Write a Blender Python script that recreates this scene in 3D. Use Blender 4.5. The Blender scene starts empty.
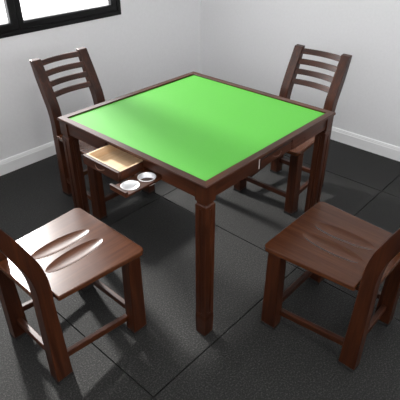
import bpy, bmesh, math
from mathutils import Vector, Matrix

S = bpy.context.scene
C = S.collection
PI = math.pi

# ------------------------------------------------------------------ materials
def new_mat(name):
    m = bpy.data.materials.new(name)
    m.use_nodes = True
    nt = m.node_tree
    nt.nodes.clear()
    out = nt.nodes.new('ShaderNodeOutputMaterial')
    b = nt.nodes.new('ShaderNodeBsdfPrincipled')
    nt.links.new(b.outputs[0], out.inputs[0])
    return m, nt, b, out

def node(nt, kind, **kw):
    n = nt.nodes.new(kind)
    for k, v in kw.items():
        setattr(n, k, v)
    return n

def ramp(nt, fac, stops):
    r = nt.nodes.new('ShaderNodeValToRGB')
    e = r.color_ramp.elements
    while len(e) < len(stops):
        e.new(0.5)
    for i, (p, c) in enumerate(stops):
        e[i].position = p
        e[i].color = (c[0], c[1], c[2], 1)
    nt.links.new(fac, r.inputs[0])
    return r.outputs[0]

def wood(name, axis, dark, mid, light, rough=.36, scale=1.0, coat=.0, bump=.05, spec=.38):
    m, nt, b, out = new_mat(name)
    tc = node(nt, 'ShaderNodeTexCoord')
    mp = node(nt, 'ShaderNodeMapping')
    sc = [34 * scale] * 3
    sc['xyz'.index(axis)] = 2.2 * scale
    mp.inputs['Scale'].default_value = sc
    nt.links.new(tc.outputs['Object'], mp.inputs[0])
    n1 = node(nt, 'ShaderNodeTexNoise')
    n1.inputs['Scale'].default_value = 1.0
    n1.inputs['Detail'].default_value = 6
    n1.inputs['Roughness'].default_value = .62
    n1.inputs['Distortion'].default_value = .7
    nt.links.new(mp.outputs[0], n1.inputs['Vector'])
    mp2 = node(nt, 'ShaderNodeMapping')
    sc2 = [170 * scale] * 3
    sc2['xyz'.index(axis)] = 7 * scale
    mp2.inputs['Scale'].default_value = sc2
    nt.links.new(tc.outputs['Object'], mp2.inputs[0])
    n2 = node(nt, 'ShaderNodeTexNoise')
    n2.inputs['Scale'].default_value = 1.0
    n2.inputs['Detail'].default_value = 3
    nt.links.new(mp2.outputs[0], n2.inputs['Vector'])
    mix = node(nt, 'ShaderNodeMix')
    mix.data_type = 'FLOAT'
    mix.inputs[0].default_value = .3
    nt.links.new(n1.outputs[0], mix.inputs[2])
    nt.links.new(n2.outputs[0], mix.inputs[3])
    col = ramp(nt, mix.outputs[0], [(.36, dark), (.5, mid), (.64, light)])
    nt.links.new(col, b.inputs['Base Color'])
    b.inputs['Roughness'].default_value = rough
    b.inputs['Specular IOR Level'].default_value = spec
    b.inputs['Coat Weight'].default_value = coat
    b.inputs['Coat Roughness'].default_value = .22
    bp = node(nt, 'ShaderNodeBump')
    bp.inputs['Strength'].default_value = bump
    bp.inputs['Distance'].default_value = .002
    nt.links.new(mix.outputs[0], bp.inputs['Height'])
    nt.links.new(bp.outputs[0], b.inputs['Normal'])
    return m

MD, MM, ML = (.015, .0032, .0010), (.036, .0088, .0025), (.067, .0178, .0057)
WX = wood('mahogany_x', 'x', MD, MM, ML)
GLOSSX = wood('mahogany_polished_x', 'x', MD, MM, ML, rough=.36, bump=.0)
GLOSSY = wood('mahogany_polished_y', 'y', MD, MM, ML, rough=.36, bump=.0)
WY = wood('mahogany_y', 'y', MD, MM, ML, rough=.42)
WZ = wood('mahogany_z', 'z', MD, MM, ML)
PALE = wood('pale_pine', 'x', (.58, .39, .22), (.66, .47, .29), (.73, .55, .36), rough=.5, coat=0)

# chair seat: a touch paler and satin like the photo
SEATW = wood('mahogany_seat', 'x', (.052, .0150, .0052), (.070, .0215, .0076), (.092, .030, .0110), rough=.27, coat=.0, scale=.7, spec=.38)

def plain(name, col, rough=.5, metal=0.0, spec=.5):
    m, nt, b, out = new_mat(name)
    b.inputs['Base Color'].default_value = (*col, 1)
    b.inputs['Roughness'].default_value = rough
    b.inputs['Metallic'].default_value = metal
    b.inputs['Specular IOR Level'].default_value = spec
    return m

METAL = plain('brushed_metal', (.85, .85, .87), .36, .45)
SATIN = plain('pale_satin_plate', (.50, .44, .41), .35, 0.2)
DARKMETAL = plain('bronze_pull', (.24, .15, .12), .3, 1.0)
RUBBER = plain('rubber_pad', (.012, .012, .012), .8)
FRAME = plain('black_window_frame', (.004, .004, .0045), .35, spec=.25)
GAP_BLACK = plain('gap_black', (.003, .003, .003), .6)  # black under the floor seams and for shade painted into drawer gaps

def felt_mat():
    m, nt, b, out = new_mat('green_felt')
    tc = node(nt, 'ShaderNodeTexCoord')
    n = node(nt, 'ShaderNodeTexNoise')
    n.inputs['Scale'].default_value = 900
    n.inputs['Detail'].default_value = 2
    nt.links.new(tc.outputs['Object'], n.inputs['Vector'])
    col = ramp(nt, n.outputs[0], [(.3, (.056, .285, .026)), (.7, (.074, .345, .037))])
    nt.links.new(col, b.inputs['Base Color'])
    b.inputs['Roughness'].default_value = .58
    b.inputs['Specular IOR Level'].default_value = .35
    bp = node(nt, 'ShaderNodeBump')
    bp.inputs['Strength'].default_value = .15
    bp.inputs['Distance'].default_value = .001
    nt.links.new(n.outputs[0], bp.inputs['Height'])
    nt.links.new(bp.outputs[0], b.inputs['Normal'])
    return m
FELT = felt_mat()

def wall_mat(name, col):
    m, nt, b, out = new_mat(name)
    tc = node(nt, 'ShaderNodeTexCoord')
    n = node(nt, 'ShaderNodeTexNoise')
    n.inputs['Scale'].default_value = 60
    n.inputs['Detail'].default_value = 5
    nt.links.new(tc.outputs['Object'], n.inputs['Vector'])
    c2 = tuple(x * .97 for x in col)
    nt.links.new(ramp(nt, n.outputs[0], [(.3, c2), (.7, col)]), b.inputs['Base Color'])
    b.inputs['Roughness'].default_value = .85
    b.inputs['Specular IOR Level'].default_value = .25
    bp = node(nt, 'ShaderNodeBump')
    bp.inputs['Strength'].default_value = .02
    bp.inputs['Distance'].default_value = .002
    nt.links.new(n.outputs[0], bp.inputs['Height'])
    nt.links.new(bp.outputs[0], b.inputs['Normal'])
    return m
WALL = wall_mat('wall_paint', (.84, .84, .85))
TRIM = plain('white_trim', (.90, .90, .90), .4)
CEIL = wall_mat('ceiling_paint', (.86, .86, .86))

# floor seams measured in the photograph: 1 m rubber mats
SEAM_X, SEAM_Y = .2085, .5085
def floor_mat():
    m, nt, b, out = new_mat('rubber_mat_floor')
    tc = node(nt, 'ShaderNodeTexCoord')
    n = node(nt, 'ShaderNodeTexNoise')
    n.inputs['Scale'].default_value = 150
    n.inputs['Detail'].default_value = 3
    n.inputs['Roughness'].default_value = .7
    nt.links.new(tc.outputs['Object'], n.inputs['Vector'])
    big = node(nt, 'ShaderNodeTexNoise')
    big.inputs['Scale'].default_value = 5
    big.inputs['Detail'].default_value = 3
    nt.links.new(tc.outputs['Object'], big.inputs['Vector'])
    col = ramp(nt, n.outputs[0], [(.36, (.003, .003, .0028)), (.52, (.0105, .0103, .0096)), (.65, (.052, .051, .047))])
    col2 = ramp(nt, big.outputs[0], [(.35, (.88, .88, .88)), (.65, (1.0, 1.0, 1.0))])
    mul = node(nt, 'ShaderNodeMix')
    mul.data_type = 'RGBA'
    mul.blend_type = 'MULTIPLY'
    mul.inputs[0].default_value = 1
    nt.links.new(col, mul.inputs[6])
    nt.links.new(col2, mul.inputs[7])
    nt.links.new(mul.outputs[2], b.inputs['Base Color'])
    b.inputs['Roughness'].default_value = .7
    b.inputs['Specular IOR Level'].default_value = .4
    bp = node(nt, 'ShaderNodeBump')
    bp.inputs['Strength'].default_value = .8
    bp.inputs['Distance'].default_value = .004
    nt.links.new(n.outputs[0], bp.inputs['Height'])
    nt.links.new(bp.outputs[0], b.inputs['Normal'])
    return m
FLOOR = floor_mat()

def glass_mat():
    m, nt, b, out = new_mat('window_glass')
    nt.nodes.remove(b)
    t = node(nt, 'ShaderNodeBsdfTransparent')
    g = node(nt, 'ShaderNodeBsdfGlossy')
    g.inputs['Roughness'].default_value = .02
    f = node(nt, 'ShaderNodeFresnel')
    f.inputs[0].default_value = 1.45
    mx = node(nt, 'ShaderNodeMixShader')
    geo = node(nt, 'ShaderNodeNewGeometry')
    front = node(nt, 'ShaderNodeMath', operation='SUBTRACT')
    front.inputs[0].default_value = 1
    nt.links.new(geo.outputs['Backfacing'], front.inputs[1])
    fm = node(nt, 'ShaderNodeMath', operation='MULTIPLY')
    nt.links.new(f.outputs[0], fm.inputs[0])
    nt.links.new(front.outputs[0], fm.inputs[1])
    nt.links.new(fm.outputs[0], mx.inputs[0])
    nt.links.new(t.outputs[0], mx.inputs[1])
    nt.links.new(g.outputs[0], mx.inputs[2])
    nt.links.new(mx.outputs[0], out.inputs[0])
    return m
GLASS = glass_mat()

# ------------------------------------------------------------------ mesh tools
def finish(name, bm, mat, parent=None, bevel=0.0, smooth=False, seg=2, autosmooth=True):
    bmesh.ops.recalc_face_normals(bm, faces=bm.faces)
    me = bpy.data.meshes.new(name)
    bm.to_mesh(me)
    bm.free()
    o = bpy.data.objects.new(name, me)
    C.objects.link(o)
    me.materials.append(mat)
    if smooth:
        for p in me.polygons:
            p.use_smooth = True
    if bevel:
        md = o.modifiers.new('bevel', 'BEVEL')
        md.width = bevel
        md.segments = seg
        md.limit_method = 'ANGLE'
        md.angle_limit = math.radians(35)
        md.harden_normals = False
    if parent:
        o.parent = parent
    return o

def box(bm, x0, x1, y0, y1, z0, z1):
    v = [bm.verts.new((x, y, z)) for x in (x0, x1) for y in (y0, y1) for z in (z0, z1)]
    for f in ((0, 1, 3, 2), (4, 6, 7, 5), (0, 4, 5, 1), (2, 3, 7, 6), (0, 2, 6, 4), (1, 5, 7, 3)):
        bm.faces.new([v[i] for i in f])
    return v

def loft(bm, rings, cap=True):
    R = [[bm.verts.new(p) for p in r] for r in rings]
    n = len(R[0])
    for a, b in zip(R, R[1:]):
        for i in range(n):
            bm.faces.new((a[i], a[(i + 1) % n], b[(i + 1) % n], b[i]))
    if cap:
        bm.faces.new(R[0][::-1])
        bm.faces.new(R[-1])
    return R

def rect(cx, cy, hx, hy, z):
    return [(cx - hx, cy - hy, z), (cx + hx, cy - hy, z), (cx + hx, cy + hy, z), (cx - hx, cy + hy, z)]

def empty(name, loc, rz=0.0, label=None, cat=None, group=None):
    o = bpy.data.objects.new(name, None)
    o.empty_display_size = .1
    C.objects.link(o)
    o.location = loc
    o.rotation_euler = (0, 0, rz)
    if label: o['label'] = label
    if cat: o['category'] = cat
    if group: o['group'] = group
    return o

def structure(o):
    o['kind'] = 'structure'
    return o

# ------------------------------------------------------------------ room
WYL, WXR = 1.523, 1.699          # inner faces of window wall and right wall
X0, Y0, ZC, TH = -2.7, -2.7, 2.65, .16
WX0, WX1, WZ0, WZ1 = -.80, .822, .870, 2.02    # window opening

bm = bmesh.new(); box(bm, X0 - TH, WXR + TH, Y0 - TH, WYL + TH, -.12, -.010)
structure(finish('floor', bm, GAP_BLACK))
floor_o = bpy.data.objects['floor']
# rubber mats: bevelled 1 m slabs on top of the sub-floor, with real seams between them
bm = bmesh.new()
xs = sorted([SEAM_X + k * 1.004 for k in range(-3, 2)] + [X0, WXR])
ys = sorted([SEAM_Y + k * 1.004 for k in range(-3, 1)] + [Y0, WYL])
xs = [x for x in xs if X0 <= x <= WXR]; ys = [y for y in ys if Y0 <= y <= WYL]
for a, b in zip(xs, xs[1:]):
    for c, d in zip(ys, ys[1:]):
        g = .0028
        box(bm, a + g, b - g, c + g, d - g, -.010, 0)
mats = finish('rubber_mats', bm, FLOOR, floor_o)

bm = bmesh.new(); box(bm, X0 - TH, WXR + TH, Y0 - TH, WYL + TH, ZC, ZC + .1)
structure(finish('ceiling', bm, CEIL))
# window wall (left in the photo) with a real opening
bm = bmesh.new()
box(bm, X0, WX0, WYL, WYL + TH, 0, ZC)
box(bm, WX1, WXR + TH, WYL, WYL + TH, 0, ZC)
box(bm, WX0, WX1, WYL, WYL + TH, 0, WZ0)
box(bm, WX0, WX1, WYL, WYL + TH, WZ1, ZC)
structure(finish('wall_left', bm, WALL))
bm = bmesh.new(); box(bm, WXR, WXR + TH, Y0, WYL, 0, ZC)
structure(finish('wall_right', bm, WALL))
def holed_wall(name, P, lo, hi, u0, u1, z0, z1):
    bm = bmesh.new()
    for a, b, c, d in ((lo, u0, 0, ZC), (u1, hi, 0, ZC), (u0, u1, 0, z0), (u0, u1, z1, ZC)):
        P(bm, a, b, c, d)
    structure(finish(name, bm, WALL))
NW = (-1.6, 1.0, 1.20, 2.3)
RW = (-1.9, .7, 1.25, 2.3)
holed_wall('wall_rear', lambda bm, a, b, c, d: box(bm, X0 - TH, X0, a, b, c, d), Y0 - TH, WYL + TH, *RW)
holed_wall('wall_near', lambda bm, a, b, c, d: box(bm, a, b, Y0 - TH, Y0, c, d), X0, WXR + TH, *NW)

def baseboard(name, a, b, nrm):
    # profile (distance from wall, z)
    prof = [(.0, 0), (.014, 0), (.014, .076), (.011, .080), (.011, .086), (.006, .099), (.0, .101)]
    bm = bmesh.new()
    rings = []
    for p in (a, b):
        rings.append([(p[0] + nrm[0] * d, p[1] + nrm[1] * d, z) for d, z in prof])
    loft(bm, rings)
    structure(finish(name, bm, TRIM))
baseboard('baseboard_left', (X0, WYL), (WXR, WYL), (0, -1))
baseboard('baseboard_right', (WXR, Y0), (WXR, WYL), (-1, 0))

# window
def ring_bm(x0, x1, z0, z1, w, y0, y1, lip=0.0):
    bm = bmesh.new()
    outer = [(x0, z0), (x1, z0), (x1, z1), (x0, z1)]
    inner = [(x0 + w, z0 + w), (x1 - w, z0 + w), (x1 - w, z1 - w), (x0 + w, z1 - w)]
    inner2 = [(x0 + w - lip, z0 + w - lip), (x1 - w + lip, z0 + w - lip), (x1 - w + lip, z1 - w + lip), (x0 + w - lip, z1 - w + lip)]
    # y0 = room side face, y1 = outside; the inner lip slopes back
    loops = [[(x, y1, z) for x, z in outer], [(x, y0, z) for x, z in outer], [(x, y0, z) for x, z in inner2],
             [(x, y0 + lip, z) for x, z in inner], [(x, y1, z) for x, z in inner]]
    V = [[bm.verts.new(p) for p in l] for l in loops]
    for k in range(5):
        a, b = V[k], V[(k + 1) % 5]
        for i in range(4):
            bm.faces.new((a[i], a[(i + 1) % 4], b[(i + 1) % 4], b[i]))
    return bm
win = structure(empty('window_1', (0, 0, 0)))
bm = ring_bm(WX0, WX1, WZ0, WZ1, .030, WYL - .006, WYL + .07)
finish('window_frame', bm, FRAME, win, bevel=.002)
MX = .010
for a, b in ((WX0 + .030, MX - .001), (MX + .001, WX1 - .030)):
    sash = finish('sash', ring_bm(a, b, WZ0 + .030, WZ1 - .030, .044, WYL + .000, WYL + .045, lip=.010), FRAME, win, bevel=.0015)
    bm = bmesh.new(); box(bm, a + .040, b - .040, WYL + .024, WYL + .028, WZ0 + .070, WZ1 - .070)
    finish('pane', bm, GLASS, sash)
# two added windows behind the viewer, made up to let in fill light
for nm, (u0, u1, z0, z1), loc, rz in (('fill_window_near', NW, (0, Y0 - TH, 0), 0), ('fill_window_rear', RW, (X0 - TH, 0, 0), -PI / 2)):
    w = structure(empty(nm, loc, rz))
    sg = 1 if rz == 0 else -1
    a, b = (u0, u1) if rz == 0 else (-u1, -u0)
    f = finish('window_frame', ring_bm(a, b, z0, z1, .06, .06, .12, lip=.01), FRAME, w)
    bm = bmesh.new(); box(bm, a + .05, b - .05, .085, .089, z0 + .05, z1 - .05)
    finish('pane', bm, GLASS, f)
# ------------------------------------------------------------------ chair (local x = away from table, origin under the seat)
R0 = .79
def offset_poly(pts, d):
    n = len(pts); out = []
    for i in range(n):
        p0, p1, p2 = Vector(pts[i - 1]), Vector(pts[i]), Vector(pts[(i + 1) % n])
        a = (p1 - p0).normalized(); b = (p2 - p1).normalized()
        na, nb = Vector((-a.y, a.x)), Vector((-b.y, b.x))
        m = (na + nb)
        m = m / max(m.length, 1e-6)
        k = d / max(.35, m.dot(na))
        out.append((p1.x + m.x * k, p1.y + m.y * k))
    return out

def arc(cx, cy, r, a0, a1, n=7):
    return [(cx + r * math.cos(a0 + (a1 - a0) * i / n), cy + r * math.sin(a0 + (a1 - a0) * i / n)) for i in range(n + 1)]

def seat_outline():
    f, rr = .553 - R0, .9385 - R0     # front edge, shoulder at the post
    tail = .994 - R0
    hf, hr = .226, .200
    c = .026
    pts = []
    # counter-clockwise starting at the front, +y side going to -y (front edge at x=f)
    pts += arc(f + c, hf - c, c, PI / 2, PI, 6)
    pts += arc(f + c, -hf + c, c, PI, 1.5 * PI, 6)
    pts += [(rr - .004, -hr), (rr, -hr + .004), (rr, -.1325), (tail - .006, -.1305), (tail, -.125)]
    pts += [(tail, .125), (tail - .006, .1305), (rr, .1325), (rr, hr - .004), (rr - .004, hr)]
    return pts

def make_seat(parent):
    bm = bmesh.new()
    o = seat_outline()
    T, B = .430, .407
    rings = [(offset_poly(o, .004), T), (offset_poly(o, .0012), T - .0012), (o, T - .004), (o, B + .004), (offset_poly(o, .004), B)]
    V = [[bm.verts.new((x, y, z)) for x, y in r] for r, z in rings]
    n = len(o)
    for a, b in zip(V, V[1:]):
        for i in range(n):
            bm.faces.new((a[i], a[(i + 1) % n], b[(i + 1) % n], b[i]))
    bm.faces.new(V[-1])
    edges = []
    for i in range(n):
        edges.append(bm.edges.get((V[0][i], V[0][(i + 1) % n])))
    # two leaf-shaped thigh hollows
    bowls = []
    for s in (-1, 1):
        cx, cy, L, W, dep = .763 - R0, s * .050, .133, .0405, .0078
        N = 56
        def P(t, k, s=s, cx=cx, cy=cy):
            x = math.cos(t) * L * k
            y = math.copysign(abs(math.sin(t)) ** 1.0, math.sin(t)) * W * k
            a = s * .035
            return (cx + x * math.cos(a) - y * math.sin(a), cy + x * math.sin(a) + y * math.cos(a))
        ks = [1.0, .975, .94, .89, .82, .7, .52, .3]
        prev = None
        for k in ks:
            z = T - dep * (1 - k ** 2.8) if k < 1 else T
            ring = [bm.verts.new((*P(2 * PI * i / N, k), z)) for i in range(N)]
            if prev is None:
                for i in range(N):
                    edges.append(bm.edges.new((ring[i], ring[(i + 1) % N])))
            else:
                for i in range(N):
                    f = bm.faces.new((prev[i], prev[(i + 1) % N], ring[(i + 1) % N], ring[i]))
                    bowls.append(f)
            prev = ring
        c = bm.verts.new((cx, cy, T - dep))
        for i in range(N):
            bowls.append(bm.faces.new((prev[i], prev[(i + 1) % N], c)))
    for f in bowls:
        f.smooth = True
    bmesh.ops.triangle_fill(bm, edges=edges, use_beauty=True)
    # smooth rim lines stay crisp
    for e in bm.edges:
        if len(e.link_faces) == 2 and e.calc_face_angle(0) > math.radians(14):
            e.smooth = False
    return finish('seat', bm, SEATW, parent)

def catmull(pts, n=5):
    out = []
    P = [pts[0]] + list(pts) + [pts[-1]]
    for i in range(1, len(P) - 2):
        p0, p1, p2, p3 = P[i - 1:i + 3]
        for k in range(n):
            t = k / n
            out.append(tuple(.5 * ((2 * b) + (-a + c) * t + (2 * a - 5 * b + 4 * c - d) * t * t + (-a + 3 * b - 3 * c + d) * t ** 3)
                             for a, b, c, d in zip(p0, p1, p2, p3)))
    out.append(pts[-1])
    return out

FRONT = [(.9375, .016), (.943, .20), (.9475, .38), (.948, .47), (.9525, .525), (.966, .585), (.986, .634), (1.022, .714), (1.054, .777), (1.080, .831)]
REAR = [(1.0080, .016), (1.005, .20), (1.002, .38), (1.001, .47), (1.008, .533), (1.023, .585), (1.043, .634), (1.075, .714), (1.096, .777), (1.112, .835)]
def half_out(z):
    return .187 - .002 * z / .84
def PTz(z):
    return .0535 + .0045 * z / .84    # post thickness across the chair
PT = .0535
def post_bm(s):
    F, Rr = catmull(FRONT), catmull(REAR)
    bm = bmesh.new()
    rings = []
    for (fx, fz), (rx, rz) in zip(F, Rr):
        yo, yo2 = half_out(fz), half_out(rz)
        rings.append([(fx - R0, s * yo, fz), (rx - R0, s * yo2, rz), (rx - R0, s * (yo2 - PTz(rz)), rz), (fx - R0, s * (yo - PTz(fz)), fz)])
    loft(bm, rings)
    return bm

def make_chair():
    t = empty('dining_chair', (0, 0, 0))
    make_seat(t)
    for s in (-1, 1):
        p = finish('back_post', post_bm(s), WZ, t, bevel=.004)
        bm = bmesh.new()
        yo = half_out(0) - PT / 2
        loft(bm, [rect(.9725 - R0, s * yo, .0325, .0245, 0), rect(.9725 - R0, s * yo, .0348, .0265, .002), rect(.9725 - R0, s * yo, .0348, .0265, .0162)])
        finish('foot_pad', bm, RUBBER, p)
        bm = bmesh.new()
        loft(bm, [rect(.6120 - R0, s * .1935, .0350, .0275, .016), rect(.6065 - R0, s * .191, .0300, .0255, .4072)])
        l = finish('front_leg', bm, WZ, t, bevel=.004)
        bm = bmesh.new()
        loft(bm, [rect(.6120 - R0, s * .1935, .0325, .0255, 0), rect(.6120 - R0, s * .1935, .0345, .0272, .002), rect(.6120 - R0, s * .1935, .0345, .0272, .0162)])
        finish('foot_pad', bm, RUBBER, l)
        # side rail sloping down towards the front
        bm = bmesh.new()
        y = s * .172
        loft(bm, [[(.640 - R0, y - .011, .066), (.640 - R0, y + .011, .066), (.640 - R0, y + .011, .094), (.640 - R0, y - .011, .094)],
                  [(.948 - R0, y - .011, .104), (.948 - R0, y + .011, .104), (.948 - R0, y + .011, .132), (.948 - R0, y - .011, .132)]])
        finish('side_stretcher', bm, WX, t, bevel=.003)
    bm = bmesh.new(); box(bm, .603 - R0, .625 - R0, -.164, .164, .090, .118)
    finish('front_stretcher', bm, WY, t, bevel=.003)
    bm = bmesh.new(); box(bm, .960 - R0, .982 - R0, -.140, .140, .085, .113)
    finish('rear_stretcher', bm, WY, t, bevel=.003)
    # four curved slats
    for zt, zb, rt, rb in ((.821, .792, 1.085, 1.073), (.765, .736, 1.058, 1.044), (.709, .681, 1.032, 1.018), (.653, .625, 1.006, .993)):
        bm = bmesh.new()
        th, n = .014, 14
        rings = []
        hw = half_out((zt + zb) / 2) - PTz((zt + zb) / 2) + .004
        for i in range(n + 1):
            u = -1 + 2 * i / n
            d = .020 * (1 - u * u)
            y = u * hw
            rings.append([(rt + d - R0, y, zt), (rt + th + d - R0, y, zt), (rb + th + d - R0, y, zb), (rb + d - R0, y, zb)])
        loft(bm, rings)
        finish('back_slat', bm, WY, t, bevel=.003)
    # seat rail below the seat between the front legs and posts
    return t

def copy_tree(o, parent=None):
    c = o.copy()
    C.objects.link(c)
    if parent: c.parent = parent
    for ch in list(o.children):
        copy_tree(ch, c)
    return c

chairs = [((-R0, 0), PI, 'mahogany slatted chair at the left, window glare shining on its two-hollow seat'),
          ((0, -R0), -PI / 2, 'mahogany slatted chair nearest on the right, its two-hollow seat dim and fully visible'),
          ((0, R0), PI / 2, 'mahogany four-slat chair behind the open drawer, back against the window wall'),
          ((R0, 0), 0, 'mahogany four-slat chair on the far right side of the table, before the bare right wall')]
first = make_chair()
for i, ((x, y), rz, lab) in enumerate(chairs):
    c = first if i == 0 else copy_tree(first)
    c.location = (x, y, 0); c.rotation_euler = (0, 0, rz)
    c['label'] = lab; c['category'] = 'chair'; c['group'] = 'chairs around the game table'

# ------------------------------------------------------------------ table
TB = empty('game_table', (0, 0, 0), 0, 'square mahogany game table with a bright green felt top and small side drawers', 'table')
HS = .4515
# frame around the felt, mitred look: four boards in one mesh
bm = bmesh.new()
prof = [(HS - .007, .744), (HS, .748), (HS, .757), (HS - .002, .760), (.4205, .760), (.4195, .759), (.4195, .744)]
sq = [(-1, -1), (1, -1), (1, 1), (-1, 1)]
bm.free()
for i in range(4):
    bm = bmesh.new()
    (ax, ay), (bx_, by_) = sq[i], sq[(i + 1) % 4]
    loft(bm, [[(ax * d, ay * d, z) for d, z in prof], [(bx_ * d, by_ * d, z) for d, z in prof]])
    finish('frame_board', bm, GLOSSX if i % 2 == 0 else GLOSSY, TB)
bm = bmesh.new(); box(bm, -.4195, .4195, -.4195, .4195, .7462, .7535)
finish('felt_top', bm, FELT, TB)
# sub-board
bm = bmesh.new(); box(bm, -.419, .419, -.419, .419, .7405, .7460)
finish('under_panel', bm, WX, TB)

# four legs
def leg_bm(sx, sy):
    bm = bmesh.new()
    h = .0265
    cx, cy = sx * (HS - .005 - h), sy * (HS - .005 - h)
    # upper block, groove, long panelled shaft, swelling foot
    zs = [(.744, h), (.682, h), (.680, h - .002), (.678, h - .005), (.671, h - .005), (.669, h - .003), (.666, h - .0005)]
    rings = [rect(cx, cy, r, r, z) for z, r in zs]
    loft(bm, rings, cap=True)
    # shaft with a routed channel down the middle of each face
    def sh(r, z, g):
        w = .0045; d = g
        pts = []
        for q in range(4):
            a = q * PI / 2
            ca, sa = math.cos(a), math.sin(a)
            for (u, v) in ((-r, -r), (-w - d, -r), (-w, -r + d), (w, -r + d), (w + d, -r)):
                pts.append((cx + u * ca - v * sa, cy + u * sa + v * ca, z))
        return pts
    r = h - .0005
    rr = [(r, .666, .0001), (r, .652, .0001), (r, .648, .0028), (r, .130, .0028), (r, .126, .0001), (r, .112, .0001),
          (r + .0015, .094, .0001), (r + .0015, .084, .0001), (r - .0005, .010, .0001), (r - .001, 0, .0001)]
    loft(bm, [sh(*a) for a in rr])
    return bm
for sx, sy in sq:
    finish('leg', leg_bm(sx, sy), WZ, TB)

# aprons: each side has a shallow drawer bay in the middle and a cup-tray slot on its right
AB, AT = .690, .744
YA0, YA1 = .4230, .4400       # apron from inner to outer face, measured from the table centre
D0, D1 = -.112, .108          # drawer bay (along the side, left to right seen from outside)
T0, T1 = .119, .212           # tray slot
TZ0, TZ1 = .691, .709
def side_pt(k, u, w, z):
    # u runs left to right seen from outside, w = distance from table centre
    m = {0: (u, -w), 1: (w, u), 2: (-u, w), 3: (-w, -u)}[k]
    return (m[0], m[1], z)
def sbox(bm, k, u0, u1, w0, w1, z0, z1):
    v = [bm.verts.new(side_pt(k, u, w, z)) for u in (u0, u1) for w in (w0, w1) for z in (z0, z1)]
    for f in ((0, 1, 3, 2), (4, 6, 7, 5), (0, 4, 5, 1), (2, 3, 7, 6), (0, 2, 6, 4), (1, 5, 7, 3)):
        bm.faces.new([v[i] for i in f])

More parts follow.
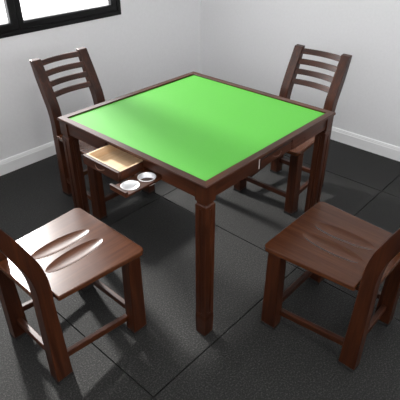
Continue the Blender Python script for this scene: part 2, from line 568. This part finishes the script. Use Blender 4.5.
for k in range(4):
    grain = WX if k in (0, 2) else WY
    bm = bmesh.new()
    sbox(bm, k, -.395, D0 - .0095, YA0, YA1, AB, AT)
    sbox(bm, k, D0 - .0095, T1 + .003, YA0, YA1, .7385, AT)          # rail above the openings
    sbox(bm, k, D1 + .003, T0 - .003, YA0, YA1, AB, .7385)
    sbox(bm, k, T0 - .003, T1 + .003, YA0, YA1, TZ1 + .004, .7385)
    sbox(bm, k, T1 + .003, .395, YA0, YA1, AB, AT)
    finish('apron', bm, grain, TB)
    open_ = (k == 3)
    # ---- drawer
    pull = .1225 if open_ else 0.0
    dz0, dz1 = .6905, (.7320 if open_ else .7285)
    wf = YA1 - .0010 + pull
    dr = bmesh.new()
    sbox(dr, k, D0, D1, wf - .014, wf, dz0, dz1)
    d = finish('drawer', dr, grain, TB, bevel=.0015)
    bm = bmesh.new()
    fl, wb = dz0 + .004, wf - .014 - .205
    sbox(bm, k, D0 + .003, D1 - .003, wb, wf - .0142, fl - .003, fl + .004)
    sbox(bm, k, D0 + .010, D1 - .010, wf - .0205, wf - .0142, fl + .004, dz1 - .0012)
    sbox(bm, k, D0 + .003, D1 - .003, wb, wb + .008, fl + .004, dz1 - .003)
    sbox(bm, k, D0 + .003, D0 + .010, wb + .008, wf - .0142, fl + .004, dz1 - .0012)
    sbox(bm, k, D1 - .010, D1 - .003, wb + .008, wf - .0142, fl + .004, dz1 - .0012)
    finish('drawer_box', bm, PALE, d)
    # dark outer cheeks of the drawer
    for u in (D0, D1 - .0028):
        bm = bmesh.new()
        sbox(bm, k, u, u + .0028, wb, wf - .0142, dz0 + .002, dz1 - .0008)
        finish('drawer_cheek', bm, grain, d)
    # curved pull
    def handle(u0, u1, w, z, r, bow):
        bm = bmesh.new()
        n, m = 12, 8
        rings = []
        for i in range(n + 1):
            t = i / n
            u = u0 + (u1 - u0) * t
            b = math.sin(PI * t)
            c = (u, w + .002 + bow * b, z - .008 * b)
            rings.append([side_pt(k, c[0], c[1] + r * math.cos(2 * PI * j / m), c[2] + r * math.sin(2 * PI * j / m)) for j in range(m)])
        loft(bm, rings)
        return bm
    uc = (D0 + D1) / 2
    finish('drawer_handle', handle(uc - .030, uc + .030, wf - .001, .716, .0016, .007), DARKMETAL, d, smooth=True)
    # ---- sliding cup tray
    pull = .172 if open_ else 0.0
    wf = YA1 - .005 + pull
    tz = .6975
    bm = bmesh.new()
    L = .225
    # board with two round holes: grid-free fill
    u0, u1, w0, w1 = T0 + .002, T1 - .002, wf - L, wf - .006
    holes = [((T0 + T1) / 2 - .001, wf - .054, .0345), ((T0 + T1) / 2 - .001, wf - .137, .0345)]
    N = 40
    rings_t = {}
    for z in (tz, tz - .008):
        es = []
        ov = [bm.verts.new(side_pt(k, u, w, z)) for u, w in ((u0, w0), (u1, w0), (u1, w1), (u0, w1))]
        es += [bm.edges.new((ov[i], ov[(i + 1) % 4])) for i in range(4)]
        hr = []
        for hu, hw_, hrad in holes:
            rv = [bm.verts.new(side_pt(k, hu + hrad * math.cos(2 * PI * i / N), hw_ + hrad * math.sin(2 * PI * i / N), z)) for i in range(N)]
            es += [bm.edges.new((rv[i], rv[(i + 1) % N])) for i in range(N)]
            hr.append(rv)
        bmesh.ops.triangle_fill(bm, edges=es, use_beauty=True)
        rings_t[z] = [ov] + hr
    for a, b in zip(rings_t[tz], rings_t[tz - .008]):
        n = len(a)
        for i in range(n):
            bm.faces.new((a[i], a[(i + 1) % n], b[(i + 1) % n], b[i]))
    tray = finish('cup_tray', bm, grain, TB)
    bm = bmesh.new()
    sbox(bm, k, T0, T1, wf - .006, wf + .006, TZ0 - .002, TZ1 + .002)
    finish('tray_front', bm, grain, tray, bevel=.002)
    if open_:
        for qi, (hu, hw_, hrad) in enumerate(holes):
            bm = bmesh.new()
            dp = -.008 if qi == 0 else -.024
            prof = [(hrad + .0015, .0004), (hrad + .0015, .0020), (hrad - .0015, .0020), (hrad - .0025, dp + .002),
                    (hrad - .0040, dp), (.012, dp), (.0001, dp)]
            rings = [[side_pt(k, hu + r * math.cos(2 * PI * j / N), hw_ + r * math.sin(2 * PI * j / N), tz + z) for j in range(N)] for r, z in prof]
            loft(bm, rings, cap=False)
            for f in bm.faces: f.smooth = True
            for e in bm.edges:
                if len(e.link_faces) == 2 and e.calc_face_angle(0) > math.radians(25): e.smooth = False
            finish('cup_liner', bm, METAL, tray)
            if qi == 1:
                bm = bmesh.new()
                loft(bm, [[side_pt(k, hu + r * math.cos(2 * PI * j / N), hw_ + r * math.sin(2 * PI * j / N), tz + z) for j in range(N)] for r, z in ((hrad - .0032, -.0236), (hrad - .0032, -.0205))])
                finish('cup_base', bm, grain, tray)
    # black strip as painted shade in gaps around the drawer and beside the tray
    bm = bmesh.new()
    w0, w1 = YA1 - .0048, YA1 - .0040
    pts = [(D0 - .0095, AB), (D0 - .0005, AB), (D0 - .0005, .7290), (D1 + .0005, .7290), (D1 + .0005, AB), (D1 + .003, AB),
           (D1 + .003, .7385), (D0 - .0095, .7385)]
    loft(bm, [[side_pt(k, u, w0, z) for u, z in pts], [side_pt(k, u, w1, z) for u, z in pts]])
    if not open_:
        finish('drawer_gap_shade', bm, GAP_BLACK, TB)
    else:
        bm.free()
    # small pale strip at the left edge of the drawer bay
    if not open_:
        bm = bmesh.new()
        sbox(bm, k, D0 - .0160, D0 - .0095, YA1 - .001, YA1 + .0008, .694, .7385)
        finish('pale_strip', bm, SATIN, TB)

# ------------------------------------------------------------------ light
def area(name, loc, rot, sx, sy, power, col=(1, 1, 1), spread=PI):
    l = bpy.data.lights.new(name, 'AREA')
    l.shape = 'RECTANGLE'; l.size = sx; l.size_y = sy; l.energy = power; l.color = col
    l.spread = spread
    o = bpy.data.objects.new(name, l); C.objects.link(o)
    o.location = loc; o.rotation_euler = rot
    return o

W = bpy.data.worlds.new('sky'); S.world = W; W.use_nodes = True
bg = W.node_tree.nodes['Background']
bg.inputs[0].default_value = (.985, .985, 1, 1)
bg.inputs[1].default_value = 2.72
def portal(name, loc, rot, w, h):
    po = area(name, loc, rot, w, h, 1)
    po.data.cycles.is_portal = True
portal('portal_left', ((WX0 + WX1) / 2, WYL + .09, (WZ0 + WZ1) / 2), (-PI / 2, 0, 0), WX1 - WX0, WZ1 - WZ0)
portal('portal_near', ((NW[0] + NW[1]) / 2, Y0 - .03, (NW[2] + NW[3]) / 2), (PI / 2, 0, 0), NW[1] - NW[0], NW[3] - NW[2])
portal('portal_rear', (X0 - .03, (RW[0] + RW[1]) / 2, (RW[2] + RW[3]) / 2), (PI / 2, 0, -PI / 2), RW[1] - RW[0], RW[3] - RW[2])

# the bright patch of daylight high outside the window
LP = Vector((.29, 3.75, 3.1))
d = Vector((0, 0, .5)) - LP
day = area('daylight', LP, d.to_track_quat('-Z', 'Y').to_euler(), .36, .34, 240, (1, .985, .96))

# added fill lamp: a flush round fitting out of view, on the viewer's side
lamp = empty('fill_lamp', (-.9, -1.2, ZC), 0, 'added fill lamp, round, white and flush, unseen over the near side of the room', 'lamp')
bm = bmesh.new()
loft(bm, [[(r * math.cos(2 * PI * j / 48), r * math.sin(2 * PI * j / 48), z) for j in range(48)] for r, z in ((.27, 0), (.27, -.03), (.25, -.04))])
finish('fill_lamp_base', bm, TRIM, lamp)
li = area('fill_lamp_light', (-.9, -1.2, ZC - .05), (0, 0, 0), .5, .5, 8, (1, .97, .94))
li.data.shape = 'DISK'

# ------------------------------------------------------------------ camera
cd = bpy.data.cameras.new('camera')
cam = bpy.data.objects.new('camera', cd); C.objects.link(cam)
cam.location = (-1.4823, -1.3603, 1.598)
cam.rotation_euler = (PI / 2 - .5742, 0, .7381 - PI / 2)
cd.sensor_fit = 'HORIZONTAL'; cd.sensor_width = 36; cd.lens = 468.9 / 400 * 36
cd.clip_start = .02
S.camera = cam

vs = S.view_settings
vs.view_transform = 'Standard'; vs.look = 'None'; vs.exposure = .9; vs.gamma = 1
vs.use_curve_mapping = False
S.cycles.max_bounces = 10
S.cycles.diffuse_bounces = 6
S.cycles.caustics_reflective = False
S.cycles.use_denoising = True
